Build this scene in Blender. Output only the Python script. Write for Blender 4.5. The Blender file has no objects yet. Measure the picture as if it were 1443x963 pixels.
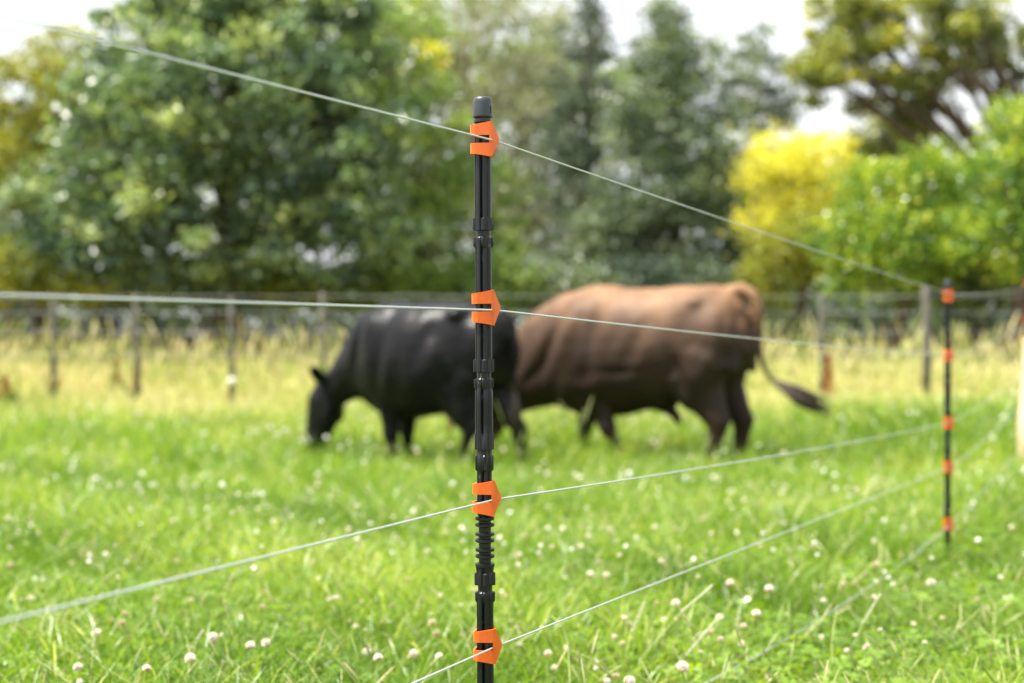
import bpy, bmesh, math, random
import numpy as np
from mathutils import Vector, Matrix
random.seed(7)
RNG = np.random.default_rng(11)
R = math.radians
SC = bpy.context.scene
COL = SC.collection

# ------------------------------------------------------------------ camera, light, exposure
HC, FPX, HOR = 0.7245, 2004.0, 457.0          # eye height, focal length and horizon row measured on the photograph
cam_d = bpy.data.cameras.new('camera'); cam = bpy.data.objects.new('camera', cam_d); COL.objects.link(cam)
cam.location = (0, 0, HC); cam.rotation_euler = (R(90), 0, 0)
cam_d.sensor_width = 36; cam_d.lens = 50; cam_d.shift_y = -24.5 / 1443
cam_d.clip_start = 0.05; cam_d.clip_end = 2000
cam_d.dof.use_dof = True; cam_d.dof.focus_distance = 2.08; cam_d.dof.aperture_fstop = 2.9
cam_d.dof.aperture_blades = 0
SC.camera = cam

SUN_EL, SUN_AZ = 64, 262      # azimuth: direction towards the sun, clockwise from +Y
sd = Vector((math.sin(R(SUN_AZ)) * math.cos(R(SUN_EL)), math.cos(R(SUN_AZ)) * math.cos(R(SUN_EL)), math.sin(R(SUN_EL))))
sun_d = bpy.data.lights.new('sun', 'SUN'); sun_d.energy = 5.0; sun_d.angle = R(0.6); sun_d.color = (1, .95, .87)
sun = bpy.data.objects.new('sun', sun_d); COL.objects.link(sun)
sun.rotation_euler = (-sd).to_track_quat('-Z', 'Y').to_euler(); sun.location = (0, 0, 30)

world = bpy.data.worlds.new('World'); SC.world = world; world.use_nodes = True
nt = world.node_tree; nt.nodes.clear()
out = nt.nodes.new('ShaderNodeOutputWorld')
sky = nt.nodes.new('ShaderNodeTexSky'); sky.sky_type = 'NISHITA'; sky.sun_disc = False
sky.sun_elevation = R(SUN_EL); sky.sun_rotation = R(SUN_AZ); sky.dust_density = 2.0
bg = nt.nodes.new('ShaderNodeBackground'); bg.inputs[1].default_value = 0.10
cl = nt.nodes.new('ShaderNodeBackground'); cl.inputs[0].default_value = (.93, .96, 1, 1); cl.inputs[1].default_value = 0.57
tc = nt.nodes.new('ShaderNodeTexCoord'); nz = nt.nodes.new('ShaderNodeTexNoise'); nz.inputs['Scale'].default_value = 1.6
nz.inputs['Detail'].default_value = 6
rp = nt.nodes.new('ShaderNodeValToRGB'); rp.color_ramp.elements[0].position = .30; rp.color_ramp.elements[1].position = .48
rp.color_ramp.elements[0].color = (.55, .55, .55, 1)
mx = nt.nodes.new('ShaderNodeMixShader')
L = nt.links.new
L(tc.outputs['Generated'], nz.inputs['Vector']); L(nz.outputs['Fac'], rp.inputs[0]); L(rp.outputs[0], mx.inputs[0])
L(sky.outputs[0], bg.inputs[0]); L(bg.outputs[0], mx.inputs[1]); L(cl.outputs[0], mx.inputs[2]); L(mx.outputs[0], out.inputs[0])
SC.view_settings.view_transform = 'Standard'; SC.view_settings.look = 'None'
SC.view_settings.exposure = 1.36; SC.view_settings.gamma = 1
SC.cycles.max_bounces = 6; SC.cycles.transparent_max_bounces = 8; SC.cycles.use_denoising = True
SC.cycles.sample_clamp_indirect = 6

# ------------------------------------------------------------------ helpers
def smooth(t): t = min(1, max(0, t)); return t * t * (3 - 2 * t)
PY = [-60, 0, 2.6, 5.7, 9.0, 11.0, 14, 20, 30, 60, 400, 1500]
PZ = [-.08, -.08, -.09, -.22, -.40, -.45, -.42, -.30, -.22, -.1, .2, .5]
def ground_z(x, y):
    x = np.asarray(x, float); y = np.asarray(y, float)
    z = np.interp(y, PY, PZ)
    t = np.clip((x - 2.3) / 1.5, 0, 1); t = t * t * (3 - 2 * t)
    s = np.clip((y - 6.5) / 3, 0, 1) * np.clip((18 - y) / 6, 0, 1)
    return z + .24 * t * s + .012 * np.sin(x * 2.1 + 1) * np.sin(y * 1.7) * np.clip((y - 3) / 3, 0, 1)
def gz(x, y): return float(ground_z(x, y))
def at(px, py, Y):            # world point seen at a photo pixel at distance Y
    return Vector(((px - 721.5) / FPX * Y, Y, HC + (HOR - py) / FPX * Y))

def mat(name, build=None, **kw):
    m = bpy.data.materials.new(name); m.use_nodes = True
    b = m.node_tree.nodes['Principled BSDF']
    for k, v in kw.items():
        b.inputs[k.replace('_', ' ')].default_value = v
    if build: build(m.node_tree, b)
    return m
def col(c): return (c[0], c[1], c[2], 1)
def ramp(nt, stops):
    r = nt.nodes.new('ShaderNodeValToRGB'); cr = r.color_ramp
    while len(cr.elements) < len(stops): cr.elements.new(.5)
    for e, (p, c) in zip(cr.elements, stops): e.position = p; e.color = col(c)
    return r
def noise(nt, scale, detail=4, coord='Object', vec_scale=None):
    t = nt.nodes.new('ShaderNodeTexCoord'); n = nt.nodes.new('ShaderNodeTexNoise')
    n.inputs['Scale'].default_value = scale; n.inputs['Detail'].default_value = detail
    if vec_scale:
        mp = nt.nodes.new('ShaderNodeMapping'); mp.inputs['Scale'].default_value = vec_scale
        nt.links.new(t.outputs[coord], mp.inputs[0]); nt.links.new(mp.outputs[0], n.inputs['Vector'])
    else: nt.links.new(t.outputs[coord], n.inputs['Vector'])
    return n
def bump(nt, b, src, strength, dist=.01):
    u = nt.nodes.new('ShaderNodeBump'); u.inputs['Strength'].default_value = strength; u.inputs['Distance'].default_value = dist
    nt.links.new(src, u.inputs['Height']); nt.links.new(u.outputs[0], b.inputs['Normal'])
def leaf_mat(name, stops, rough=.45, trans=.35, spec=.5, trans_tint=(1.3, 1.25, .5)):
    """foliage: natural spread of leaf colours from a per-leaf attribute, glossy front, light passing through"""
    m = bpy.data.materials.new(name); m.use_nodes = True; n = m.node_tree; b = n.nodes['Principled BSDF']
    a = n.nodes.new('ShaderNodeAttribute'); a.attribute_name = 'tint'
    r = ramp(n, stops); n.links.new(a.outputs['Fac'], r.inputs[0]); n.links.new(r.outputs[0], b.inputs['Base Color'])
    b.inputs['Roughness'].default_value = rough; b.inputs['Specular IOR Level'].default_value = spec
    t = n.nodes.new('ShaderNodeBsdfTranslucent'); v = n.nodes.new('ShaderNodeVectorMath'); v.operation = 'MULTIPLY'
    v.inputs[1].default_value = trans_tint
    n.links.new(r.outputs[0], v.inputs[0]); n.links.new(v.outputs[0], t.inputs[0])
    x = n.nodes.new('ShaderNodeMixShader'); x.inputs[0].default_value = trans
    n.links.new(b.outputs[0], x.inputs[1]); n.links.new(t.outputs[0], x.inputs[2])
    n.links.new(x.outputs[0], n.nodes['Material Output'].inputs[0])
    return m

def link(name, me, m, parent=None, smooth_sh=False):
    o = bpy.data.objects.new(name, me); COL.objects.link(o)
    if m: me.materials.append(m)
    if parent: o.parent = parent
    if smooth_sh: me.polygons.foreach_set('use_smooth', [True] * len(me.polygons))
    return o
def tag(o, label, cat, group=None):
    o['label'] = label; o['category'] = cat
    if group: o['group'] = group
    return o
def empty(name, loc, label, cat, group=None, rz=0):
    o = bpy.data.objects.new(name, None); COL.objects.link(o); o.location = loc; o.rotation_euler = (0, 0, rz)
    o.empty_display_size = .1
    return tag(o, label, cat, group)
def pymesh(name, vs, fs):
    me = bpy.data.meshes.new(name); me.from_pydata([tuple(v) for v in vs], [], fs); me.update(); return me
def np_mesh(name, V, F, tint=None):
    """V (n,3), F (m,k) all faces of the same size; tint one value per face"""
    me = bpy.data.meshes.new(name); n, (m, k) = len(V), F.shape
    me.vertices.add(n); me.vertices.foreach_set('co', V.astype(np.float32).ravel())
    me.loops.add(m * k); me.loops.foreach_set('vertex_index', F.astype(np.int32).ravel())
    me.polygons.add(m); me.polygons.foreach_set('loop_start', np.arange(0, m * k, k, dtype=np.int32))
    me.polygons.foreach_set('loop_total', np.full(m, k, dtype=np.int32))
    if tint is not None:
        at_ = me.attributes.new('tint', 'FLOAT', 'FACE'); at_.data.foreach_set('value', tint.astype(np.float32))
    me.update(); me.validate()
    return me

class MB:
    def __init__(s): s.v = []; s.f = []
    def tube(s, pts, rad, n=12, cap=True, side=Vector((0, 1, 0)), ex=2.0):
        """loft of ellipses along pts; rad entries are r or (r_side, r_up)"""
        pts = [Vector(p) for p in pts]; b0 = len(s.v); m = len(pts)
        for i, p in enumerate(pts):
            t = (pts[min(i + 1, m - 1)] - pts[max(i - 1, 0)]).normalized()
            sd_ = side - t * side.dot(t)
            if sd_.length < 1e-3: sd_ = Vector((1, 0, 0)) - t * t.x
            sd_.normalize(); up = t.cross(sd_)
            r = rad[i] if isinstance(rad, (list, tuple)) else rad
            ra, rb = r if isinstance(r, (list, tuple)) else (r, r)
            for k in range(n):
                a = 2 * math.pi * k / n; c, q = math.cos(a), math.sin(a)
                c = math.copysign(abs(c) ** (2 / ex), c); q = math.copysign(abs(q) ** (2 / ex), q)
                s.v.append(p + sd_ * ra * c + up * rb * q)
        for i in range(m - 1):
            for k in range(n):
                a = b0 + i * n + k; b = b0 + i * n + (k + 1) % n
                s.f.append((a, b, b + n, a + n))
        if cap:
            s.f.append(tuple(b0 + k for k in range(n))[::-1]); s.f.append(tuple(b0 + (m - 1) * n + k for k in range(n)))
        return s
    def ball(s, c, r, n=12, rot=None):
        c = Vector(c); r = Vector(r if isinstance(r, (tuple, list)) else (r, r, r)); b0 = len(s.v); h = n // 2
        for i in range(1, h):
            th = math.pi * i / h
            for k in range(n):
                ph = 2 * math.pi * k / n
                q = Vector((r.x * math.sin(th) * math.cos(ph), r.y * math.sin(th) * math.sin(ph), r.z * math.cos(th)))
                s.v.append(c + (rot @ q if rot else q))
        for i in range(h - 2):
            for k in range(n):
                a = b0 + i * n + k; b = b0 + i * n + (k + 1) % n; s.f.append((a, a + n, b + n, b))
        qt = Vector((0, 0, r.z)); s.v.append(c + (rot @ qt if rot else qt)); s.v.append(c - (rot @ qt if rot else qt))
        t, bt = len(s.v) - 2, len(s.v) - 1
        for k in range(n):
            s.f.append((t, b0 + k, b0 + (k + 1) % n)); l = b0 + (h - 2) * n
            s.f.append((bt, l + (k + 1) % n, l + k))
        return s
    def box(s, c, d, rot=None):
        c = Vector(c); b0 = len(s.v)
        for sx in (-1, 1):
            for sy in (-1, 1):
                for sz in (-1, 1):
                    q = Vector((sx * d[0] / 2, sy * d[1] / 2, sz * d[2] / 2)); s.v.append(c + (rot @ q if rot else q))
        for f in ((0, 1, 3, 2), (4, 6, 7, 5), (0, 4, 5, 1), (2, 3, 7, 6), (0, 2, 6, 4), (1, 5, 7, 3)): s.f.append(tuple(b0 + i for i in f))
        return s
    def mesh(s, name): return pymesh(name, s.v, s.f)
    def build(s, name, m, parent=None, sm=True, bevel=0):
        o = link(name, s.mesh(name), m, parent, sm)
        if bevel:
            bv = o.modifiers.new('bevel', 'BEVEL'); bv.width = bevel; bv.segments = 2; bv.limit_method = 'ANGLE'
        return o

# ------------------------------------------------------------------ materials
def b_ground(n, b):
    n1 = noise(n, .9, 6); n2 = noise(n, 14, 5)
    r = ramp(n, [(.3, (.035, .055, .012)), (.55, (.07, .11, .02)), (.75, (.12, .14, .035))])
    n.links.new(n1.outputs['Fac'], r.inputs[0])
    t = n.nodes.new('ShaderNodeTexCoord'); sp = n.nodes.new('ShaderNodeSeparateXYZ'); n.links.new(t.outputs['Object'], sp.inputs[0])
    ad = n.nodes.new('ShaderNodeMath'); ad.operation = 'MULTIPLY_ADD'; ad.inputs[1].default_value = 5; n.links.new(n1.outputs['Fac'], ad.inputs[0]); n.links.new(sp.outputs['Y'], ad.inputs[2])
    mr = n.nodes.new('ShaderNodeMapRange'); mr.inputs[1].default_value = 17; mr.inputs[2].default_value = 20; n.links.new(ad.outputs[0], mr.inputs[0])
    straw = ramp(n, [(.3, (.16, .13, .045)), (.7, (.30, .25, .10))]); n.links.new(n2.outputs['Fac'], straw.inputs[0])
    mx1 = n.nodes.new('ShaderNodeMixRGB'); n.links.new(mr.outputs[0], mx1.inputs[0]); n.links.new(r.outputs[0], mx1.inputs[1]); n.links.new(straw.outputs[0], mx1.inputs[2])
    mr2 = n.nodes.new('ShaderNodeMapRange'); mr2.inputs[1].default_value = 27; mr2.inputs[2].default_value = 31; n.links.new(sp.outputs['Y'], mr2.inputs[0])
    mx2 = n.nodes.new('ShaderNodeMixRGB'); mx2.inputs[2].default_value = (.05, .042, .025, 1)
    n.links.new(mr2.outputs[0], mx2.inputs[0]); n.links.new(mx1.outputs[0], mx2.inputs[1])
    n.links.new(mx2.outputs[0], b.inputs['Base Color']); bump(n, b, n2.outputs['Fac'], .8, .03)
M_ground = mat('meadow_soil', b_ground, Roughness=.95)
def b_black(n, b):
    n2 = noise(n, 260, 3); n1 = noise(n, 40, 4, vec_scale=(1, 1, .12))
    r = ramp(n, [(.35, (.005, .006, .007)), (.75, (.012, .013, .015))]); n.links.new(n1.outputs['Fac'], r.inputs[0])
    n3 = noise(n, 170, 5, vec_scale=(1, 1, .35)); r3 = ramp(n, [(.66, (0, 0, 0)), (.74, (1, 1, 1))]); n.links.new(n3.outputs['Fac'], r3.inputs[0])
    mm = n.nodes.new('ShaderNodeMixRGB'); mm.inputs[2].default_value = (.13, .125, .11, 1); n.links.new(r3.outputs[0], mm.inputs[0]); n.links.new(r.outputs[0], mm.inputs[1]); n.links.new(mm.outputs[0], b.inputs['Base Color'])
    rr = ramp(n, [(.3, (.24,) * 3), (.7, (.46,) * 3)]); n.links.new(n1.outputs['Fac'], rr.inputs[0]); n.links.new(rr.outputs[0], b.inputs['Roughness'])
    bump(n, b, n2.outputs['Fac'], .12, .0006)
M_black = mat('black_moulded_plastic', b_black); M_black.node_tree.nodes['Principled BSDF'].inputs['Specular IOR Level'].default_value = .42
M_cap = mat('charcoal_plastic', lambda n, b: bump(n, b, noise(n, 400, 2).outputs['Fac'], .15, .0005), Base_Color=(.035, .042, .052, 1), Roughness=.42)
M_hole = mat('dark_recess', Base_Color=(.003, .003, .003, 1), Roughness=.7)
def b_orange(n, b):
    n1 = noise(n, 60, 4); r = ramp(n, [(.3, (.72, .115, .008)), (.7, (.80, .14, .012))]); n.links.new(n1.outputs['Fac'], r.inputs[0])
    n3 = noise(n, 150, 6); r3 = ramp(n, [(.60, (0, 0, 0)), (.78, (.55, .55, .55))]); n.links.new(n3.outputs['Fac'], r3.inputs[0])
    mm = n.nodes.new('ShaderNodeMixRGB'); mm.inputs[2].default_value = (.28, .12, .05, 1); n.links.new(r3.outputs[0], mm.inputs[0]); n.links.new(r.outputs[0], mm.inputs[1]); n.links.new(mm.outputs[0], b.inputs['Base Color'])
    bump(n, b, noise(n, 350, 2).outputs['Fac'], .1, .0005)
M_orange = mat('orange_plastic', b_orange, Roughness=.42)
b_ = M_orange.node_tree.nodes['Principled BSDF']; b_.inputs['Subsurface Weight'].default_value = .08; b_.inputs['Subsurface Radius'].default_value = (.004, .001, .0005); b_.inputs['Subsurface Scale'].default_value = .5
M_steel = mat('galvanised_wire', lambda n, b: bump(n, b, noise(n, 300, 2).outputs['Fac'], .25, .0005), Base_Color=(.54, .57, .58, 1), Roughness=.40, Metallic=.45)
def b_wood(c0, c1):
    def f(n, b):
        n1 = noise(n, 9, 6, vec_scale=(6, 6, .6)); r = ramp(n, [(.3, c0), (.7, c1)]); n.links.new(n1.outputs['Fac'], r.inputs[0])
        n.links.new(r.outputs[0], b.inputs['Base Color']); bump(n, b, n1.outputs['Fac'], .6, .01)
    return f
M_oldwood = mat('weathered_wood', b_wood((.07, .066, .052), (.17, .155, .125)), Roughness=.9)
M_pine = mat('pale_sawn_pine', b_wood((.62, .42, .27), (.80, .62, .46)), Roughness=.6)
M_bark = mat('bark', b_wood((.06, .045, .03), (.16, .12, .085)), Roughness=.9)
M_palebark = mat('pale_bark', b_wood((.13, .09, .06), (.30, .22, .16)), Roughness=.85)
M_insul = mat('white_insulator', Base_Color=(.75, .73, .68, 1), Roughness=.35)

def b_coat(stops, scale, gloss, legs=None):
    def f(n, b):
        n1 = noise(n, scale, 5); n2 = noise(n, 90, 4, vec_scale=(.35, 1, 1)); r = ramp(n, stops); n.links.new(n1.outputs['Fac'], r.inputs[0])
        last = r.outputs[0]
        if legs:      # dark head and legs by height, with sunlit back and shaded belly painted in
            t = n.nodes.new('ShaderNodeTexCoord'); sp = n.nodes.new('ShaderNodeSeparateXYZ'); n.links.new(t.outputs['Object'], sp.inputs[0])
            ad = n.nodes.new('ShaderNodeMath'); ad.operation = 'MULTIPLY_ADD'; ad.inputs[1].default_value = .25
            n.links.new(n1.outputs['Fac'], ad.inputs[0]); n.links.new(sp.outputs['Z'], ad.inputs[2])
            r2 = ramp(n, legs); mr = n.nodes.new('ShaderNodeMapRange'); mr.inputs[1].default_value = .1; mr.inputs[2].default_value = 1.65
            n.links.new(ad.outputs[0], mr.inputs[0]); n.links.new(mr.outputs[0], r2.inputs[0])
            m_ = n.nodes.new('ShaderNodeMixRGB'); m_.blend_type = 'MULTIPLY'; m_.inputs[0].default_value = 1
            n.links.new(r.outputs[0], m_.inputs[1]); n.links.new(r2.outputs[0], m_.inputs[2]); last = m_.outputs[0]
        n.links.new(last, b.inputs['Base Color']); b.inputs['Roughness'].default_value = gloss
        b.inputs['Specular IOR Level'].default_value = .3
        bump(n, b, n2.outputs['Fac'], .35, .008)
    return f
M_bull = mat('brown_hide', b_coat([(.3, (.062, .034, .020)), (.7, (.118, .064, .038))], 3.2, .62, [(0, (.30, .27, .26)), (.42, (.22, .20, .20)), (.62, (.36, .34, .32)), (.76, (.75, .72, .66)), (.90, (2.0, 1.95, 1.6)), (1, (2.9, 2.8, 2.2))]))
M_cow = mat('black_hide', b_coat([(.3, (.004, .004, .005)), (.7, (.010, .009, .010))], 4, .37)); M_cow.node_tree.nodes['Principled BSDF'].inputs['Specular IOR Level'].default_value = .17
M_tuft = mat('tail_hair', Base_Color=(.06, .042, .032, 1), Roughness=.7)
M_udder = mat('udder_skin', Base_Color=(.55, .27, .22, 1), Roughness=.6)
M_hoof = mat('hoof_horn', Base_Color=(.05, .04, .035, 1), Roughness=.5)
M_eye = mat('eye', Base_Color=(.01, .007, .005, 1), Roughness=.08)

# ------------------------------------------------------------------ ground
def axis(a, lim, step, grow):
    v = [0]; s = step
    while v[-1] < lim: v.append(v[-1] + s); s *= grow if v[-1] > a else 1
    return v
xs = axis(7, 900, .35, 1.18); xs = [-x for x in xs[::-1][:-1]] + xs
ys = [y for y in axis(26, 1400, .35, 1.18)]; ys = [-80, -30, -12, -5, -2, -.8] + ys
GX, GY = np.meshgrid(xs, ys); GZ = ground_z(GX, GY)
V = np.stack([GX.ravel(), GY.ravel(), GZ.ravel()], 1); nx, ny = len(xs), len(ys)
ii = (np.arange(ny - 1)[:, None] * nx + np.arange(nx - 1)[None]).ravel()
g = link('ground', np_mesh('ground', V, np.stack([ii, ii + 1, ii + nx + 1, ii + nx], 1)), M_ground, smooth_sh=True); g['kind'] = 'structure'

# ------------------------------------------------------------------ grass
def sample_field(n, y0, y1, k=.42, pad=.6):
    Y = y0 * (y1 / y0) ** RNG.random(n); X = (RNG.random(n) * 2 - 1) * (k * Y + pad); return X, Y
def patch(x, y, f=1.0, s=0):
    return .5 + .25 * np.sin(x * 2.3 * f + 1.3 + s) * np.sin(y * 1.9 * f + s) + .25 * np.sin(x * 5.1 * f + y * 3.7 * f + s * 2)
def blades(X, Y, H, Wd, lean, tint):
    """curved tapering blades: 5 vertices / 2 quads each (last quad pinched)"""
    n = len(X); Z = ground_z(X, Y) - .01; a = RNG.random(n) * 2 * np.pi
    face = RNG.random(n) * np.pi; wx, wy = np.cos(face) * Wd / 2, np.sin(face) * Wd / 2
    dx, dy = np.cos(a) * lean * H, np.sin(a) * lean * H
    rows = []
    for t, w in ((0, .8), (.4, 1.), (.75, .7), (1, .08)):
        cx, cy, cz = X + dx * t * t, Y + dy * t * t, Z + H * (t - .28 * lean * t * t)
        rows += [np.stack([cx - wx * w, cy - wy * w, cz], 1), np.stack([cx + wx * w, cy + wy * w, cz], 1)]
    V = np.stack(rows, 1).reshape(-1, 3); b = np.arange(n)[:, None] * 8
    F = np.concatenate([b + np.array([[0, 1, 3, 2]]), b + np.array([[2, 3, 5, 4]]), b + np.array([[4, 5, 7, 6]])], 1).reshape(-1, 4)
    return V, F, np.repeat(tint, 3)
M_grass = leaf_mat('pasture_grass', [(0, (.055, .125, .010)), (.4, (.14, .26, .018)), (.72, (.27, .37, .035)), (.9, (.44, .49, .13)), (1, (.66, .64, .38))], .36, .48, .45, (1.4, 1.4, .6))
P1x = -.037; n = 260000; X, Y = sample_field(n, 1.9, 15.2)
H = (.055 + .17 * RNG.random(n) ** 1.9) * (.7 + .6 * patch(X, Y)) * np.interp(Y, [2, 5, 9, 12, 17], [.8, 1.05, 1.5, 1.75, 1.75])
tt = np.clip((X - P1x) * .438 + (Y - 2.039) * .899, 0, 4); dd = (X - P1x) * .899 - (Y - 2.039) * .438      # grazed strip along the fence line
H *= 1 - .5 * np.exp(-((dd - .12) / .28) ** 2) * (Y > 2.3) * (Y < 6)
W = (.0020 + .0034 * RNG.random(n) ** 1.5) * np.interp(Y, [2, 4, 17], [1., 1.15, 3.4])
T = np.clip(.42 + .55 * (patch(X, Y, .7, 2) - .5) + .25 * (patch(X, Y, .23, 5) - .5) + RNG.normal(0, .22, n), 0, .93); T[RNG.random(n) < .05] = .97
V, F, T = blades(X, Y, H, W, .25 + .9 * RNG.random(n), T)
o = link('pasture_grass', np_mesh('pasture_grass', V, F, T), M_grass); o['kind'] = 'stuff'; tag(o, 'lush bright green pasture grass covering the near paddock', 'grass')
n = 20000; Y = 12.2 * (19 / 13) ** RNG.random(n); X = (RNG.random(n) * 2 - 1) * (.42 * Y + 1); keep = RNG.random(n) < np.clip(patch(X, Y, .6, 7) * 1.5 - .15, 0, 1) * np.interp(Y, [12.5, 15], [1, .15]); X, Y = X[keep], Y[keep]; n = len(X)
V, F, T = blades(X, Y, .16 + .26 * RNG.random(n), .008 + .009 * RNG.random(n), .25 + .6 * RNG.random(n), np.clip(RNG.normal(.55, .25, n), 0, 1))
o = link('rank_grass', np_mesh('rank_grass', V, F, T), M_grass); o['kind'] = 'stuff'; tag(o, 'taller ungrazed green grass behind and around the cattle', 'grass')
_t = [(790, 560, 9.6), (803, 540, 9.5), (842, 545, 9.7), (735, 545, 9.2), (742, 580, 9.4), (985, 600, 9.8), (640, 600, 9.0), (720, 590, 9.1), (1120, 560, 10.5), (1140, 575, 10.2), (1185, 560, 10.8), (1200, 580, 10.4), (905, 600, 9.6)]
_X = np.array([(p - 721.5) / FPX * q for p, _, q in _t]); _Y = np.array([q for _, _, q in _t]); _H = np.array([HC + (HOR - r) / FPX * q for _, r, q in _t]) - ground_z(_X, _Y)
STALK_LATER = (_X, _Y, _H)
# clover leaves low in the sward
M_clover = leaf_mat('clover_leaf', [(0, (.08, .17, .012)), (.6, (.16, .28, .02)), (1, (.28, .40, .06))], .30, .45, .6, (1.45, 1.35, .5))
n = 34000; X, Y = sample_field(n, 1.9, 12); keep = patch(X, Y, .8, 4) > .33; X, Y = X[keep], Y[keep]; n = len(X)
hz = ground_z(X, Y) + (.025 + .075 * RNG.random(n)) * np.interp(Y, [2, 12], [1, 1.5]); rr = (.007 + .006 * RNG.random(n)) * np.interp(Y, [2, 5, 12], [1, 1.2, 2.2])
nn = RNG.normal(0, .28, (n, 3)); nn[:, 2] = 1; nn /= np.linalg.norm(nn, axis=1)[:, None]
u = np.cross(nn, RNG.normal(0, 1, (n, 3))); u /= np.linalg.norm(u, axis=1)[:, None]; w = np.cross(nn, u); C = np.stack([X, Y, hz], 1)
vs = []
for k in range(3):
    a0 = 2 * math.pi * k / 3; d = u * math.cos(a0) + w * math.sin(a0); e = -u * math.sin(a0) + w * math.cos(a0); r_ = rr[:, None]
    for (p, q, l) in ((.05, 0, 0), (.75, -.62, .28), (1.35, -.6, .35), (1.55, 0, .12), (1.35, .6, .35), (.75, .62, .28)):
        vs.append(C + d * r_ * p + e * r_ * q + nn * r_ * l)
V = np.stack(vs, 1).reshape(-1, 3); b = np.arange(n)[:, None] * 18
F = np.concatenate([b + np.arange(6)[None] + 6 * k for k in range(3)], 1).reshape(-1, 6)
o = link('clover_leaves', np_mesh('clover_leaves', V, F, np.repeat(np.clip(RNG.normal(.5, .22, n), 0, 1), 3)), M_clover); o['kind'] = 'stuff'; tag(o, 'carpet of green three lobed clover leaves low in the pasture', 'clover')
# flowering grass stalks: thin stem and plump pale head
M_stalk = leaf_mat('grass_seed_stalk', [(0, (.28, .36, .10)), (.5, (.42, .46, .20)), (1, (.60, .52, .30))], .55, .3, .3, (1.1, 1.1, .8))
def stalks(X, Y, H, hw, hl, lean, tint, name, m, label):
    n = len(X); Z = ground_z(X, Y); a = RNG.random(n) * 2 * np.pi; L_ = lean * (.4 + .6 * RNG.random(n))
    top = np.stack([X + np.cos(a) * L_ * H, Y + np.sin(a) * L_ * H, Z + H * np.sqrt(np.clip(1 - L_ ** 2, .1, 1))], 1); base = np.stack([X, Y, Z], 1)
    ax = top - base; ln = np.linalg.norm(ax, axis=1)[:, None]; ax /= ln
    vs, fs = [], []
    prof = [(0, .18), (1 - hl, .15), (1 - hl * .85, .8), (1 - hl * .45, 1), (1 - hl * .12, .6), (1, .05)]
    s1 = np.cross(ax, np.array([[.3, .8, .1]])); s1 /= np.linalg.norm(s1, axis=1)[:, None]; s2 = np.cross(ax, s1)
    for t, w_ in prof:
        c = base + ax * ln * t + np.stack([np.cos(a), np.sin(a), -np.ones(n)], 1) * (H * .08 * t * t)[:, None]
        for k in range(3):
            th = 2 * math.pi * k / 3; vs.append(c + (s1 * math.cos(th) + s2 * math.sin(th)) * (hw * np.ones(n) * w_)[:, None])
    V = np.stack(vs, 1).reshape(-1, 3); b = np.arange(n)[:, None] * 18; q = []
    for i in range(5):
        for k in range(3): q.append([i * 3 + k, i * 3 + (k + 1) % 3, i * 3 + 3 + (k + 1) % 3, i * 3 + 3 + k])
    F = np.concatenate([b + np.array([x]) for x in q], 1).reshape(-1, 4)
    o = link(name, np_mesh(name, V, F, np.repeat(tint, 15)), m); o['kind'] = 'stuff'; tag(o, label, 'grass'); return o
n = 2200; X, Y = sample_field(n, 2.2, 16)
stalks(X, Y, (.12 + .16 * RNG.random(n)) * np.interp(Y, [2, 16], [.85, 1.6]), .0022 * np.interp(Y, [2, 5, 16], [1, 1.3, 3.0]), .28, .75, RNG.random(n), 'seeding_grass', M_stalk, 'pale seeding grass stalks leaning over the green pasture')
stalks(*STALK_LATER, .006, .3, .3, RNG.random(len(_X)), 'tall_seeding_grass', M_stalk, 'few tall pale grass stalks standing in front of the cattle legs')
# dry tall grass of the back paddock
M_dry = leaf_mat('dry_grass', [(0, (.22, .34, .05)), (.25, (.42, .48, .12)), (.6, (.66, .62, .28)), (.92, (.80, .74, .46)), (1, (.52, .32, .15))], .6, .35, .2, (1.1, 1.05, .8))
n = 95000; Y = 13 * (31 / 13) ** RNG.random(n); X = (RNG.random(n) * 2 - 1) * (.42 * Y + 1)
ed = 13.9 + 1.2 * np.sin(X * .9) + .6 * np.sin(X * 2.7 + 1); keep = (Y > ed + RNG.normal(0, 1.3, n)); X, Y = X[keep], Y[keep]; n = len(X)
H = (.28 + .34 * RNG.random(n)) * (.6 + .5 * patch(X, Y, .5, 1)) * np.interp(Y, [13, 15, 17.4, 19], [.55, .6, .65, 1]); T = np.clip(.14 + .6 * patch(X, Y, .35, 3) * np.interp(Y, [15, 19], [.6, 1.1]) + RNG.normal(0, .2, n), 0, .96)
V, F, T = blades(X, Y, H, .012 + .010 * RNG.random(n), .15 + .5 * RNG.random(n), T)
o = link('dry_grass', np_mesh('dry_grass', V, F, T), M_dry); o['kind'] = 'stuff'; tag(o, 'tall straw coloured dry grass around the wooden fence posts', 'grass')
n = 3000; Y = 16.5 * (30 / 16.5) ** RNG.random(n); X = (RNG.random(n) * 2 - 1) * (.42 * Y + 1)
stalks(X, Y, .5 + .5 * RNG.random(n) + .35 * (RNG.random(n) < .15), .010 + .009 * RNG.random(n), .3, .4, RNG.random(n), 'dry_seed_heads', M_dry, 'feathery golden seed heads rising above the dry grass')

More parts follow.
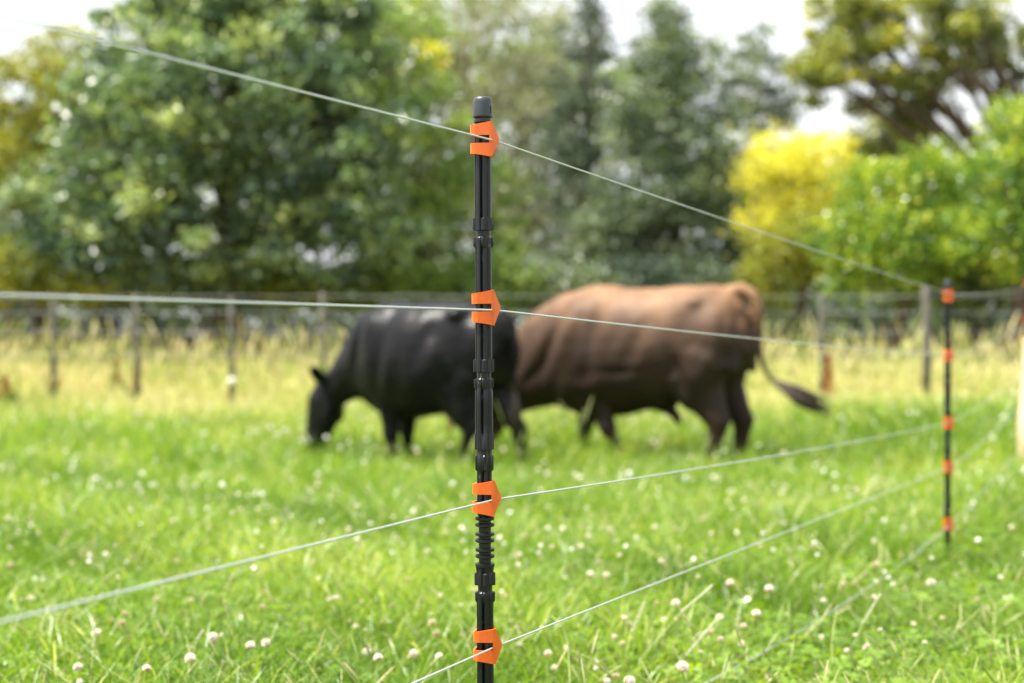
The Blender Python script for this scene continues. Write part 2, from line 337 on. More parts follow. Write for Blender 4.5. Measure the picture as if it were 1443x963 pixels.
# ------------------------------------------------------------------ clover blossoms
M_petal = mat('clover_petal', lambda n, b: (lambda q: (n.links.new(noise(n, 120, 3).outputs['Fac'], q.inputs[0]), n.links.new(q.outputs[0], b.inputs['Base Color'])))(ramp(n, [(.3, (.68, .60, .46)), (.6, (.84, .81, .70))])), Roughness=.7)
b_ = M_petal.node_tree.nodes['Principled BSDF']; b_.inputs['Subsurface Weight'].default_value = .2; b_.inputs['Subsurface Scale'].default_value = .005
M_wilt = mat('wilted_petal', Base_Color=(.55, .30, .17, 1), Roughness=.8)
M_stem = mat('clover_stem', Base_Color=(.22, .33, .09, 1), Roughness=.5)
def floret_verts(seed, r=.0105, n=70, lo=-.35, hi=1.0):
    rnd = random.Random(seed); b = MB()
    for i in range(n):
        z = lo + (hi - lo) * (i + .5) / n; a = i * 2.399963; q = math.sqrt(max(0, 1 - z * z))
        d = Vector((q * math.cos(a), q * math.sin(a), z)).normalized(); d2 = (d + Vector((0, 0, .5))).normalized()
        p0 = d * r * .35; p1 = d * r * (.8) + d2 * r * .1; p2 = p1 + d2 * r * (.33 + .12 * rnd.random())
        b.tube([p0, p1, p2], [r * .05, r * .15, r * .07], n=4, side=Vector((.2, 1, .1)))
    return b
M_cream = mat('faded_clover_petal', Base_Color=(.66, .56, .40, 1), Roughness=.8)
def head_variant(seed, n, lo, m):
    me = floret_verts(seed, .0105, n, lo).mesh('blossom_head'); me.materials.append(m); return me
head_mb = floret_verts(1); head_me = head_mb.mesh('blossom_head'); head_me.materials.append(M_petal)
heads = [head_me, head_variant(4, 46, -.2, M_petal), head_variant(6, 34, .05, M_cream), head_variant(8, 60, -.5, M_cream)]
wilt_me = floret_verts(2, .0095, 26, -.75, -.15).mesh('wilted_florets'); wilt_me.materials.append(M_wilt)
stem_me = MB().tube([(0, 0, 0), (.004, 0, .3), (.002, .003, .7), (0, 0, 1)], [.0011, .001, .0009, .0008], n=6).mesh('stem'); stem_me.materials.append(M_stem)
def clover(px, py, Y, size, label, group, wilt=True, lean=None, me=None):
    p = at(px, py, Y); z0 = gz(p.x, p.y); h = max(.05, p.z - z0)
    e = empty('clover_blossom', (p.x, p.y, z0), label, 'flower', group)
    lx, ly = lean if lean else (random.uniform(-.25, .25), random.uniform(-.25, .25))
    e.location.x -= lx * h; e.location.y -= ly * h
    s = bpy.data.objects.new('stem', stem_me); COL.objects.link(s); s.parent = e
    d = Vector((lx * h, ly * h, h)); s.rotation_euler = d.to_track_quat('Z', 'Y').to_euler(); s.scale = (1.2, 1.2, d.length)
    hd = bpy.data.objects.new('blossom_head', me or head_me); COL.objects.link(hd); hd.parent = e; hd.location = d
    hd.rotation_euler = (ly * 2, lx * 2, random.uniform(0, 6)); hd.scale = (size,) * 3 if me is None else (size * random.uniform(.85, 1.1), size * random.uniform(.85, 1.1), size * random.uniform(.7, 1.1))
    if wilt:
        w_ = bpy.data.objects.new('wilted_florets', wilt_me); COL.objects.link(w_); w_.parent = e; w_.location = d; w_.scale = (size,) * 3
    return e
near = [(300, 899, 2.9, 1.0, 'white clover blossom on a long slanting pale stem', (-.5, .1)),
        (268, 929, 2.75, 1.0, 'round pure white clover blossom lowest left of the three nearby heads', None),
        (353, 911, 2.85, .9, 'left one of two plump clover blossoms close together', None),
        (375, 907, 2.9, .9, 'right one of two plump clover blossoms close together', None),
        (110, 941, 2.75, .85, 'browning clover blossom alone near the bottom left corner', None),
        (207, 943, 2.72, .75, 'small faded clover bud beside the round white blossom', None),
        (533, 928, 2.8, .85, 'lone white clover blossom left of the black post foot', None),
        (583, 922, 2.85, .85, 'white clover blossom midway between lone blossom and black post', None),
        (1029, 823, 3.8, 1.0, 'left white clover blossom of the pair right of the drooping wire', None),
        (1084, 831, 3.7, 1.1, 'large round white clover blossom right of the pale leaning seed stalk', None),
        (1066, 866, 3.35, 1.0, 'pinkish white clover blossom just above the lowest wire', None),
        (952, 851, 3.45, 1.0, 'white clover blossom beside two leaning seed stalks', None),
        (832, 810, 3.9, .95, 'white clover blossom nearest above the fourth wire', None),
        (962, 941, 2.75, 1.1, 'big ragged clover blossom at the bottom edge between two wires', None),
        (887, 961, 2.66, 1.0, 'clover blossom half cut by the bottom edge', None),
        (1312, 822, 3.8, 1.1, 'white clover blossom below the distant black post', None)]
for px, py, Y, s, lb, ln in near: clover(px, py, Y, s * .85, lb, 'clover blossoms in the pasture', True, ln)
cnt = 0; cen = []
for i in range(46):
    Y = 2.9 * (9.0 / 2.9) ** random.random(); cen.append((random.uniform(-1, 1) * .37 * Y, Y))
while cnt < 280:
    if random.random() < .75: c_ = random.choice(cen); X = random.gauss(c_[0], .16 + .03 * c_[1]); Y = random.gauss(c_[1], .2 + .05 * c_[1])
    else: Y = 2.9 * (9.5 / 2.9) ** random.random(); X = random.uniform(-1, 1) * .375 * Y
    if Y < 2.75 or Y > 9.8 or abs(X) > .38 * Y: continue
    h = random.uniform(.05, .16) * np.interp(Y, [3, 9], [1, 1.45]); z = gz(X, Y) + h
    clover(721.5 + X / Y * FPX, HOR - (z - HC) / Y * FPX, Y, random.uniform(.38, .8) * np.interp(Y, [3, 9], [1, 1.35]), 'small white clover blossom scattered among the blurred pasture grass', 'clover blossoms in the pasture', random.random() < .4, None, random.choice(heads)); cnt += 1
# the far ones: past counting, some specks are grass glints painted white
M_far = leaf_mat('far_blossoms_and_glints', [(0, (.62, .52, .36)), (.4, (.80, .76, .62)), (1, (.90, .90, .80))], .8, .2, .2, (1, 1, 1))
n = 850; Y = 4.2 * (15.5 / 4.2) ** RNG.random(n); X = (RNG.random(n) * 2 - 1) * (.4 * Y); C = np.stack([X, Y, ground_z(X, Y) + (.08 + .10 * RNG.random(n)) * np.interp(Y, [4, 10], [1, 1.7])], 1); C = C[(patch(X, Y, .45, 9) > RNG.random(n) * .9 - .05)]; n = len(C)
oc = np.array([[1, 0, 0], [0, 1, 0], [-1, 0, 0], [0, -1, 0], [0, 0, 1], [0, 0, -1]]) * .011
V = (C[:, None] + oc[None] * (np.interp(C[:, 1], [4, 12], [.75, 1.6]) * (.5 + .8 * RNG.random(n)))[:, None, None]).reshape(-1, 3); b = np.arange(n)[:, None] * 6
F = np.concatenate([b + np.array([f]) for f in ((0, 1, 4), (1, 2, 4), (2, 3, 4), (3, 0, 4), (1, 0, 5), (2, 1, 5), (3, 2, 5), (0, 3, 5))], 1).reshape(-1, 3)
o = link('far_clover_and_glints', np_mesh('far_clover_and_glints', V, F, np.repeat(RNG.random(n), 8)), M_far); o['kind'] = 'stuff'; tag(o, 'countless tiny blurred white clover blossoms and painted glints across the pasture', 'flowers')

# seeding grass stalks and broad blades that stand out near the camera
M_rye = mat('pale_seed_head', lambda n, b: (lambda q: (n.links.new(noise(n, 200, 3).outputs['Fac'], q.inputs[0]), n.links.new(q.outputs[0], b.inputs['Base Color'])))(ramp(n, [(.35, (.50, .52, .28)), (.65, (.82, .80, .60))])), Roughness=.6)
M_ryestem = mat('pale_grass_stem', Base_Color=(.45, .52, .20, 1), Roughness=.45)
def stalk(p0, p1, p2, Y, label):
    a, b_, c = at(*p0, Y), at(*p1, Y), at(*p2, Y); g0 = Vector((a.x - (b_.x - a.x) * .4, Y, gz(a.x, Y))); e = empty('grass_stalk', g0, label, 'grass stalk', 'pale seeding grass stalks in the foreground')
    MB().tube([Vector((0, 0, -.01)), a - g0, b_ - g0], [.0009, .0008, .0006], n=6).build('stem', M_ryestem, e)
    d = (c - b_); L_ = d.length; d.normalize(); m_ = MB(); k = int(L_ / .0028)
    for i in range(k):
        q = b_ - g0 + d * (i * .0028); sd_ = Vector((d.z, .25 * (-1) ** i, -d.x)).normalized() * (1 if i % 2 else -1); w_ = .0021 * (1 - .55 * i / k)
        m_.tube([q, q + d * .004 + sd_ * w_, q + d * .0085 + sd_ * w_ * .9], [.0006, .0013, .0003], n=5, side=Vector((0, 1, .1)))
    m_.build('seed_head', M_rye, e)
stalk((880, 930), (889, 893), (907, 851), 3.2, 'short upright seed head left of the longest leaning stalk')
stalk((905, 925), (960, 863), (1003, 826), 3.1, 'longest pale seed head leaning right under the fourth wire')
stalk((940, 948), (966, 925), (1007, 876), 3.0, 'slim pale seed head leaning right below the longest one')
stalk((1028, 925), (1037, 885), (1046, 846), 3.4, 'faint upright seed head between the fourth wire and lowest wire')
stalk((1190, 935), (1215, 880), (1240, 838), 3.3, 'leaning seed head right of the lowest wire')
stalk((128, 955), (131, 915), (134, 880), 2.95, 'upright seed head near the bottom left corner')
stalk((272, 925), (277, 903), (285, 890), 3.0, 'small pale seed head beside the long stemmed clover blossom')
def broad(pts, Y, w, label):
    P = [at(x, y, Y) for x, y in pts]; g0 = Vector((P[0].x, Y, gz(P[0].x, Y))); e = MB(); n_ = len(P)
    e.tube([Vector((0, 0, -.01))] + [p - g0 for p in P], [(w * .5, .0004)] + [(w * (1 - .9 * (i / (n_ - 1)) ** 2), .0004) for i in range(n_)], n=6, side=Vector((.8, -.5, .3)))
    o = e.build('arching_grass', M_ryestem); o.location = g0; tag(o, label, 'grass', 'broad pale grass blades in the foreground')
broad([(803, 950), (800, 905), (792, 880), (777, 868)], 2.75, .0022, 'arching grass blade whose tip touches the fourth wire')
broad([(862, 953), (835, 930), (805, 916)], 2.72, .0028, 'broad pale blade lying across the grass at the bottom')
broad([(265, 950), (268, 925), (262, 895)], 2.9, .0022, 'upright pale blade behind the round white blossom')
broad([(1175, 955), (1172, 905), (1180, 850)], 3.1, .0018, 'thin upright blade right of the lowest wire')

# ------------------------------------------------------------------ electric fence posts
POST_H = 1.05
def px2m(y): return POST_H - (y - 137) / 983.0        # photo row on the near post -> height above its foot
def post_profile():
    P = []                                             # (row, radius, flute depth, block height)
    def add(y, r, fl=0., bl=0.): P.append((y, r, fl, bl))
    R0 = .0122
    add(166, .0112); add(170, .0128); add(173, .0128); add(174, .0108)
    def run(y0, y1, r=R0):
        add(y0, r, .0022); k = int((y1 - y0) / 12)
        for i in range(1, k): add(y0 + (y1 - y0) * i / k, r, .0022)
        add(y1, r, .0022)
    def joint(y, r=R0):                                # lug blocks above and below a moulded neck
        add(y - 24, r, .0022); add(y - 22, r, .0014, .003); add(y - 6, r, .0008, .003); add(y - 5, r - .002); add(y + 3, r - .002)
        add(y + 5, r, .0014, .0024); add(y + 16, r, .0018, .0024); add(y + 19, r, .0022)
    run(176, 306); joint(331); run(352, 503); joint(530)
    run(552, 610, R0 + .0008); add(612, R0 + .0008, .0016, .001); add(633, R0 + .0008, .0008, .0012); add(634, R0 - .0012); add(641, R0 - .0012); add(643, R0, .001, .0012); add(662, R0, .0014, .0012); add(664, .0108, .0014)
    run(666, 724, .0108)
    for y in (731, 740, 753, 762, 775, 784):
        add(y - 3.2, .0088); add(y - 2.2, .0137); add(y + 1.4, .0137); add(y + 3.2, .0088)
    add(793, .0088); add(794, .0138); add(798, .0138); add(799, R0, .0010, .001); joint(830); run(852, 1010)
    joint(1040); run(1062, 1240)
    return P
def make_post_mesh():
    n = 64; P = post_profile(); vs = []; fs = []
    for (y, r, fl, bl) in P:
        z = px2m(y)
        for k in range(n):
            a = 2 * math.pi * k / n + .35
            f = fl * 1.7 * (max(0, math.cos(a * 7)) ** 1.6)
            lug = bl * (1 if abs(((a + math.pi / 4) % (math.pi / 2)) - math.pi / 4) < .33 else 0)
            q = r - f + lug; vs.append((q * math.cos(a), q * math.sin(a), z))
    m = len(P)
    for i in range(m - 1):
        for k in range(n):
            a = i * n + k; b = i * n + (k + 1) % n; fs.append((a, a + n, b + n, b))
    vs.append((0, 0, px2m(P[0][0]) + .001)); c = len(vs) - 1
    for k in range(n): fs.append((c, k, (k + 1) % n))
    b0 = (m - 1) * n; vs.append((0, 0, -.30)); c = len(vs) - 1            # ground spike
    for k in range(n): fs.append((c, b0 + (k + 1) % n, b0 + k))
    me = pymesh('shaft', vs, fs); me.polygons.foreach_set('use_smooth', [True] * len(me.polygons)); me.set_sharp_from_angle(angle=R(38))
    me.materials.append(M_black); return me
def make_cap_mesh():
    n = 48; vs = []; fs = []; prof = [(.0112, 166), (.0137, 166), (.0139, 164), (.0134, 145), (.0130, 141), (.0118, 138.3), (.0095, 137.3), (.0, 137)]
    b = MB(); b.v = []
    for r, y in prof[:-1]:
        for k in range(n):
            a = 2 * math.pi * k / n; b.v.append(Vector((r * math.cos(a), r * math.sin(a), px2m(y))))
    for i in range(len(prof) - 2):
        for k in range(n):
            p = i * n + k; q = i * n + (k + 1) % n; b.f.append((p, q, q + n, p + n))
    b.v.append(Vector((0, 0, px2m(137)))); c = len(b.v) - 1; l = (len(prof) - 2) * n
    for k in range(n): b.f.append((l + k, l + (k + 1) % n, c))
    me = b.mesh('cap'); me.polygons.foreach_set('use_smooth', [True] * len(me.polygons)); me.materials.append(M_cap); return me
def make_clip_mesh():
    """split wrap-round clip: two straps on the left joined by a pointed nose on the right, seen from the camera side, and the same behind"""
    b = MB(); mm = .001
    # plan path of the front strap: left back -> left front -> front -> fold
    strap = [(-14.6, 4, 19.5), (-17.0, -4, 19.6), (-17.4, -9, 20), (-15.5, -13.6, 20.4), (-10, -16.0, 21.2), (0, -16.6, 22.8), (10.5, -16.6, 24.8)]
    nose = [(10.5, -16.6, 24.8), (14.3, -16.4, 25.5)]; tip = (23.5, -5.5, 1.6); back = [(14.3, 12, 25.5), (-15, 13, 20)]
    th = 2.3
    def off(path):
        out = []
        for i, p in enumerate(path):
            q0 = path[max(i - 1, 0)]; q1 = path[min(i + 1, len(path) - 1)]; t = Vector((q1[0] - q0[0], q1[1] - q0[1])).normalized(); out.append((p[0] - t.y * th, p[1] + t.x * th))
        return out
    inn = off(strap)
    def band(path, inner, zf):
        b0 = len(b.v)
        for p, q in zip(path, inner):
            z0, z1 = zf(p)
            b.v += [Vector((p[0], p[1], z1)) * mm, Vector((p[0], p[1], z0)) * mm, Vector((q[0], q[1], z0)) * mm, Vector((q[0], q[1], z1)) * mm]
        m = len(path)
        for i in range(m - 1):
            for k in range(4):
                a = b0 + i * 4 + k; c = b0 + i * 4 + (k + 1) % 4; b.f.append((a, c, c + 4, a + 4))
        b.f.append((b0 + 3, b0 + 2, b0 + 1, b0)); l = b0 + (m - 1) * 4; b.f.append((l, l + 1, l + 2, l + 3))
    band(strap, inn, lambda p: (5.6, p[2])); band(strap, inn, lambda p: (-p[2], -5.6))
    # nose: front panel, two side facets to the point, back panel
    def plate(quads):
        for q in quads: b0 = len(b.v); b.v += [Vector(x) * mm for x in q]; b.f.append(tuple(range(b0, b0 + len(q))))
    H0, H1 = 24.8, 25.6
    # front panel of the nose as a thick slab
    band([(10.5, -16.6, 24.8), (14.3, -16.2, H1)], [(10.5, -14.3, 0), (14.3, -13.9, 0)], lambda p: (-p[2], p[2]))
    # facet wedge front: from fold line back to the point
    f = [(14.3, -16.2, H1), (14.3, -16.2, -H1), (23.8, -4, -2.2), (23.8, -4, 2.2)]
    g_ = [(12.2, -13.9, H1), (12.2, -13.9, -H1), (20.8, -3.4, -2.2), (20.8, -3.4, 2.2)]
    b0 = len(b.v); b.v += [Vector(x) * mm for x in f + g_]
    for q in ((0, 1, 2, 3), (7, 6, 5, 4), (0, 4, 5, 1), (3, 2, 6, 7), (0, 3, 7, 4), (1, 5, 6, 2)): b.f.append(tuple(b0 + i for i in q))
    f = [(13.5, 13.5, H1 - 2), (13.5, 13.5, -H1 + 2), (23.8, -4, -2.2), (23.8, -4, 2.2)]; g_ = [(11.3, 11.5, H1 - 2), (11.3, 11.5, -H1 + 2), (20.8, -3.4, -2.2), (20.8, -3.4, 2.2)]
    # back wedge has its own slot so that the wire can leave: two halves
    for s in (1, -1):
        q = [(13.5, 13.5, s * (H1 - 2)), (13.5, 13.5, s * 6), (22.6, -2, s * 1.9), (22.6, -2, s * 2.2)]
        q2 = [(11.3, 11.5, s * (H1 - 2)), (11.3, 11.5, s * 6), (20.2, -3, s * 1.9), (20.2, -3, s * 2.2)]
        b0 = len(b.v); b.v += [Vector(x) * mm for x in q + q2]
        for w_ in ((0, 1, 2, 3), (7, 6, 5, 4), (0, 4, 5, 1), (3, 2, 6, 7), (0, 3, 7, 4), (1, 5, 6, 2)): b.f.append(tuple(b0 + i for i in w_))
    bk = [(13.5, 13.5, 23.6), (5, 15.4, 22.5), (-8, 15.2, 20.5), (-14.5, 11, 19.6), (-14.6, 4, 19.5)]
    band(bk, off(bk), lambda p: (6, p[2])); band(bk, off(bk), lambda p: (-p[2], -6))
    me = b.mesh('wire_clip')
    bm = bmesh.new(); bm.from_mesh(me); bmesh.ops.recalc_face_normals(bm, faces=bm.faces); bm.to_mesh(me); bm.free()
    me.materials.append(M_orange); return me
shaft_me, cap_me, clip_me = make_post_mesh(), make_cap_mesh(), make_clip_mesh()
slot_me = MB().box((.0112, -.0072, px2m(156)), (.0016, .0022, .0095), Matrix.Rotation(R(-32), 3, 'Z')).mesh('slot'); slot_me.materials.append(M_hole)
nub_me = MB().ball((0, 0, 0), (.0028, .0022, .0022), 10).mesh('stop_lug'); nub_me.materials.append(M_black)
CLIPS = [198, 434, 701, 908, 1102]
def fence_post(x, y, z, label, tilt=(0, 0), rows=CLIPS, lens=1.0, rz=0.0):
    e = empty('fence_post', (x, y, z), label, 'fence post', 'black plastic posts of the wire fence'); e.rotation_euler = (tilt[1], tilt[0], rz)
    for nm, me in (('shaft', shaft_me), ('cap', cap_me)):
        o = bpy.data.objects.new(nm, me); COL.objects.link(o); o.parent = e
        if nm == 'cap': s = bpy.data.objects.new('slot', slot_me); COL.objects.link(s); s.parent = o
    for r_ in rows:
        c = bpy.data.objects.new('wire_clip', clip_me); COL.objects.link(c); c.parent = e; c.location = (0, 0, px2m(r_)); c.rotation_euler = (0, R(random.uniform(-1.2, 1.2)), R(random.uniform(-4, 4)))
        bv = c.modifiers.new('bevel', 'BEVEL'); bv.width = .0005; bv.segments = 2; bv.limit_method = 'ANGLE'; bv.angle_limit = R(35)
    return e
P1 = Vector((-.0368, 2.039, 0)); P2 = Vector((1.743, 5.69, 0)); P3 = Vector((3.507, 9.69, 0))
P1.z = 0.0; P2.z = .90 - 1.05; P3.z = (HC + 57 / 207) - px2m(198)
fence_post(P1.x, P1.y, P1.z, 'sharp black plastic fence post with orange wire clips in the foreground', (-.0050, 0))
fence_post(P2.x, P2.y, P2.z, 'blurred black post with orange clips standing in the grass right of the bull', (0, 0), [198, 432, 698, 870, 1094])
fence_post(P3.x, P3.y, P3.z, 'farthest black post with orange clips beside the pale timber stake')
# wires: one continuous strand each, sagging a little between posts
P0 = Vector((-1.85, -1.70, 0))                          # the previous post, out of the picture
sy = {1: (22, 198, 415, 403), 2: (416, 436, 500, 457), 3: (877, 702, 595, 520), 4: (1221, 909, 658, 560), 5: (1520, 1102, 738, 620)}
names = ['topmost fence wire, running down from upper left to the distant post', 'second fence wire from the top, crossing in front of both cattle', 'third fence wire from the top, passing below the cattle',
         'fourth fence wire, meeting the lowest visible orange clip', 'lowest fence wire, faint and close to the grass right of the post']
sag = {1: .004, 2: .008, 3: .010, 4: .0, 5: .055}
for k, (ya, yb, yc, yd) in sy.items():
    A = at(0, ya, 1.218); B = Vector((P1.x + .0138, P1.y - .004, HC + (HOR - yb - 1.5) / 983)); C = Vector((P2.x + .012, P2.y, HC + (HOR - yc) / 352)); D = Vector((P3.x + .012, P3.y, HC + (HOR - yd) / 207))
    A0 = B + (A - B) * 4.4; pts = []
    for i in range(24): pts.append(A0.lerp(B, i / 24))
    for i in range(40): t = i / 40; q = B.lerp(C, t); q.z -= sag[k] * 4 * t * (1 - t); pts.append(q)
    for i in range(31): t = i / 30; q = C.lerp(D, t); q.z -= .02 * 4 * t * (1 - t); pts.append(q)
    pts.append(D + (D - C).normalized() * .6)
    o = MB().tube(pts, .00135, n=8, side=Vector((0, 0, 1))).build('fence_wire', M_steel); tag(o, names[k - 1], 'wire', 'wires of the electric fence')

# ------------------------------------------------------------------ cattle
def remeshed(mb, voxel, iters, name):
    me = mb.mesh(name); o = bpy.data.objects.new(name, me); COL.objects.link(o)
    r = o.modifiers.new('r', 'REMESH'); r.mode = 'VOXEL'; r.voxel_size = voxel; r.use_smooth_shade = True
    s = o.modifiers.new('s', 'SMOOTH'); s.iterations = iters; s.factor = .6
    dg = bpy.context.evaluated_depsgraph_get(); nm = bpy.data.meshes.new_from_object(o.evaluated_get(dg))
    bpy.data.objects.remove(o); nm.name = name; nm.polygons.foreach_set('use_smooth', [True] * len(nm.polygons)); return nm
def relief(me, bumps, seed=0, folds=.004):
    V = np.empty(len(me.vertices) * 3, np.float32); me.vertices.foreach_get('co', V); V = V.reshape(-1, 3); N = np.empty(len(me.vertices) * 3, np.float32); me.vertex_normals.foreach_get('vector', N); N = N.reshape(-1, 3)
    d = np.zeros(len(V))
    for x, z, sx, sz, rot, a in bumps:
        c, q = math.cos(R(rot)), math.sin(R(rot)); ux = (V[:, 0] - x) * c + (V[:, 2] - z) * q; uz = -(V[:, 0] - x) * q + (V[:, 2] - z) * c
        d += a * np.exp(-(ux / sx) ** 2 - (uz / sz) ** 2) * np.clip(np.abs(V[:, 1]) / .12, 0, 1)
    d += folds * np.sin(V[:, 0] * 34 + 3 * np.sin(V[:, 2] * 5 + seed)) * np.exp(-((V[:, 0] - .05) / .25) ** 2 - ((V[:, 2] - 1.0) / .25) ** 2)
    d += .006 * np.sin(V[:, 0] * 9 + seed) * np.sin(V[:, 2] * 11 + V[:, 0] * 4) + .003 * np.sin(V[:, 0] * 23 + V[:, 2] * 17 + seed)
    V += N * d[:, None]; me.vertices.foreach_set('co', V.ravel()); me.update(); return me
def hoof(x, y, parent, s=1.0):
    b = MB(); 
    for q in (-1, 1): b.tube([(x + .015, y + q * .022 * s, 0), (x + .005, y + q * .02 * s, .03), (x - .005, y + q * .018 * s, .065)], [(.024 * s, .045 * s), (.022 * s, .038 * s), (.018 * s, .028 * s)], n=10)
    return b.build('hoof', M_hoof, parent)
def legs(b, H, hx, hind, k=1.0, dx=0.0):
    """one leg; H hip/shoulder height scale, hx = (x, y)"""
    x, y = hx; i0 = len(b.v)
    if hind:
        b.tube([(x - .03, y * .75, 1.08 * H), (x + .06, y * .95, .92 * H), (x + .10, y, .76 * H), (x + .02, y, .62 * H), (x - .06, y, .50 * H), (x - .115, y, .415 * H), (x - .09, y, .33 * H), (x - .065, y, .20 * H), (x - .045, y, .11 * H), (x - .015, y, .05), (x, y, .02)],
               [(.11 * k, .20 * k), (.13 * k, .24 * k), (.12 * k, .21 * k), (.085 * k, .135 * k), (.058 * k, .085 * k), (.048 * k, .068 * k), (.038 * k, .048 * k), (.034 * k, .038 * k), (.042 * k, .046 * k), (.036 * k, .04 * k), (.04 * k, .05 * k)], n=16)
    else:
        b.tube([(x + .10, y * .85, .98 * H), (x + .05, y * .95, .82 * H), (x - .02, y, .66 * H), (x - .01, y, .54 * H), (x, y, .42 * H), (x + .01, y, .36 * H), (x + .0, y, .28 * H), (x - .005, y, .17 * H), (x, y, .10 * H), (x + .025, y, .05), (x + .035, y, .02)],
               [(.10 * k, .18 * k), (.11 * k, .19 * k), (.095 * k, .14 * k), (.07 * k, .085 * k), (.052 * k, .06 * k), (.055 * k, .06 * k), (.038 * k, .042 * k), (.034 * k, .038 * k), (.042 * k, .048 * k), (.036 * k, .04 * k), (.04 * k, .05 * k)], n=16)
    for v in b.v[i0:]: v.x += dx * max(0, 1 - max(v.z, 0) / (.9 * H))
def ear(b, base, out_, s=1.0):
    base = Vector(base); out_ = Vector(out_).normalized()
    b.tube([base, base + out_ * .06 * s, base + out_ * .12 * s, base + out_ * .17 * s, base + out_ * .20 * s], [(.022 * s, .022 * s), (.045 * s, .016 * s), (.05 * s, .014 * s), (.032 * s, .012 * s), (.01, .01)], n=10, side=Vector((.6, 0, -.8)))

# ---- brown bull
hd = Vector((-.85, .527)); hd.normalize(); rz = math.atan2(hd.y, hd.x)
bx, by = 1.62 + hd.x * .58, 11.02 + hd.y * .58
bull = empty('bull', (bx, by, gz(bx, by)), 'large brown bull grazing with its rump and swinging tail towards the right', 'bull', rz=rz)
HB = {1: .03, -1: -.05}; FB = {1: -.42, -1: .22}
b = MB()
b.tube([(-.83, 0, 1.20), (-.81, 0, 1.20), (-.77, 0, 1.18), (-.64, 0, 1.14), (-.42, 0, 1.07), (-.08, 0, .99), (.25, 0, .955), (.50, 0, .94), (.72, 0, .93), (.90, 0, .88), (1.08, 0, .79), (1.24, 0, .67), (1.38, 0, .55), (1.46, 0, .45)],
       [(.05, .06), (.14, .16), (.23, .26), (.30, .35), (.35, .42), (.40, .475), (.40, .515), (.36, .535), (.32, .51), (.27, .44), (.22, .35), (.18, .26), (.15, .19), (.12, .15)], n=28, ex=2.2)
b.tube([(1.36, 0, .60), (1.45, 0, .50), (1.53, 0, .34), (1.60, 0, .19), (1.63, 0, .10), (1.635, 0, .06)], [(.11, .12), (.125, .145), (.105, .125), (.078, .09), (.085, .075), (.05, .045)], n=18)
for s in (1, -1):
    legs(b, 1.0, (-.55, .19 * s), True, 1.38, HB[s]); legs(b, 1.0, (.57, .18 * s), False, 1.35, FB[s])
    b.ball((-.58, .17 * s, 1.06), (.24, .16, .30), 16); b.ball((.55, .22 * s, 1.08), (.20, .13, .30), 16); b.ball((-.47, .20 * s, 1.33), (.11, .10, .07), 12)   # haunch, shoulder, hip bone
    ear(b, (1.36, .10 * s, .60), (-.15, s, .12)); b.ball((-.76, .085 * s, 1.28), (.06, .05, .07), 10)
b.ball((.45, 0, 1.34), (.34, .16, .15), 16); b.ball((.95, 0, 1.02), (.30, .14, .22), 14)          # crest of the neck
b.tube([(.05, 0, .57), (-.10, 0, .52), (-.20, 0, .45), (-.22, 0, .38)], [.08, .06, .042, .028], n=10)      # sheath
b.tube([(-.62, 0, 1.42), (-.75, 0, 1.44), (-.85, 0, 1.39), (-.895, 0, 1.26), (-.90, 0, 1.08), (-.90, .0, .97), (-.93, -.0, .84), (-1.0, 0, .74), (-1.12, 0, .67), (-1.22, 0, .63)], [.05, .056, .052, .042, .032, .026, .022, .019, .018, .017], n=10)
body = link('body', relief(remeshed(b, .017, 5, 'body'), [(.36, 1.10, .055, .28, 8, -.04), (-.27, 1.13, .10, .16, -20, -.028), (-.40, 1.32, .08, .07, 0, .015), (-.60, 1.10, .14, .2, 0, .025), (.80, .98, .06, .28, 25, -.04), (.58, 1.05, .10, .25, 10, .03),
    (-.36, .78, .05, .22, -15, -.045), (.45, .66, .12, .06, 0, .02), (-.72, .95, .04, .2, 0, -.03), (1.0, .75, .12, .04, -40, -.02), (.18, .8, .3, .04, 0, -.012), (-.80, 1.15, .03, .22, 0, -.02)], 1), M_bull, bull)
t = MB(); rnd = random.Random(5)
for i in range(110):
    a = rnd.uniform(0, 6.28); r_ = .012 * rnd.random() ** .5; o_ = Vector((0, math.cos(a) * r_, math.sin(a) * r_)); sp_ = Vector((0, math.cos(a), math.sin(a))) * rnd.uniform(.0, .085); ln = rnd.uniform(.45, 1.2)
    t.tube([Vector((-1.02, 0, .735)) + o_ * 1.6, Vector((-1.20, 0, .635)) + o_ * 2.6 + sp_ * .7, Vector((-1.20 - .24 * ln, 0, .635 - .10 * ln)) + sp_], [.006, .005, .001], n=5)
t.build('tail_tuft', M_tuft, bull)
for s in (1, -1):
    hoof(-.55 + HB[s], .19 * s, bull); hoof(.60 + FB[s], .18 * s, bull); MB().ball((1.50, .105 * s, .43), .02, 10).build('eye', M_eye, bull)
    MB().tube([(1.37, .07 * s, .66), (1.37, .12 * s, .69), (1.39, .16 * s, .73), (1.41, .17 * s, .78)], [.03, .027, .02, .007], n=10).build('horn', M_hoof, bull)

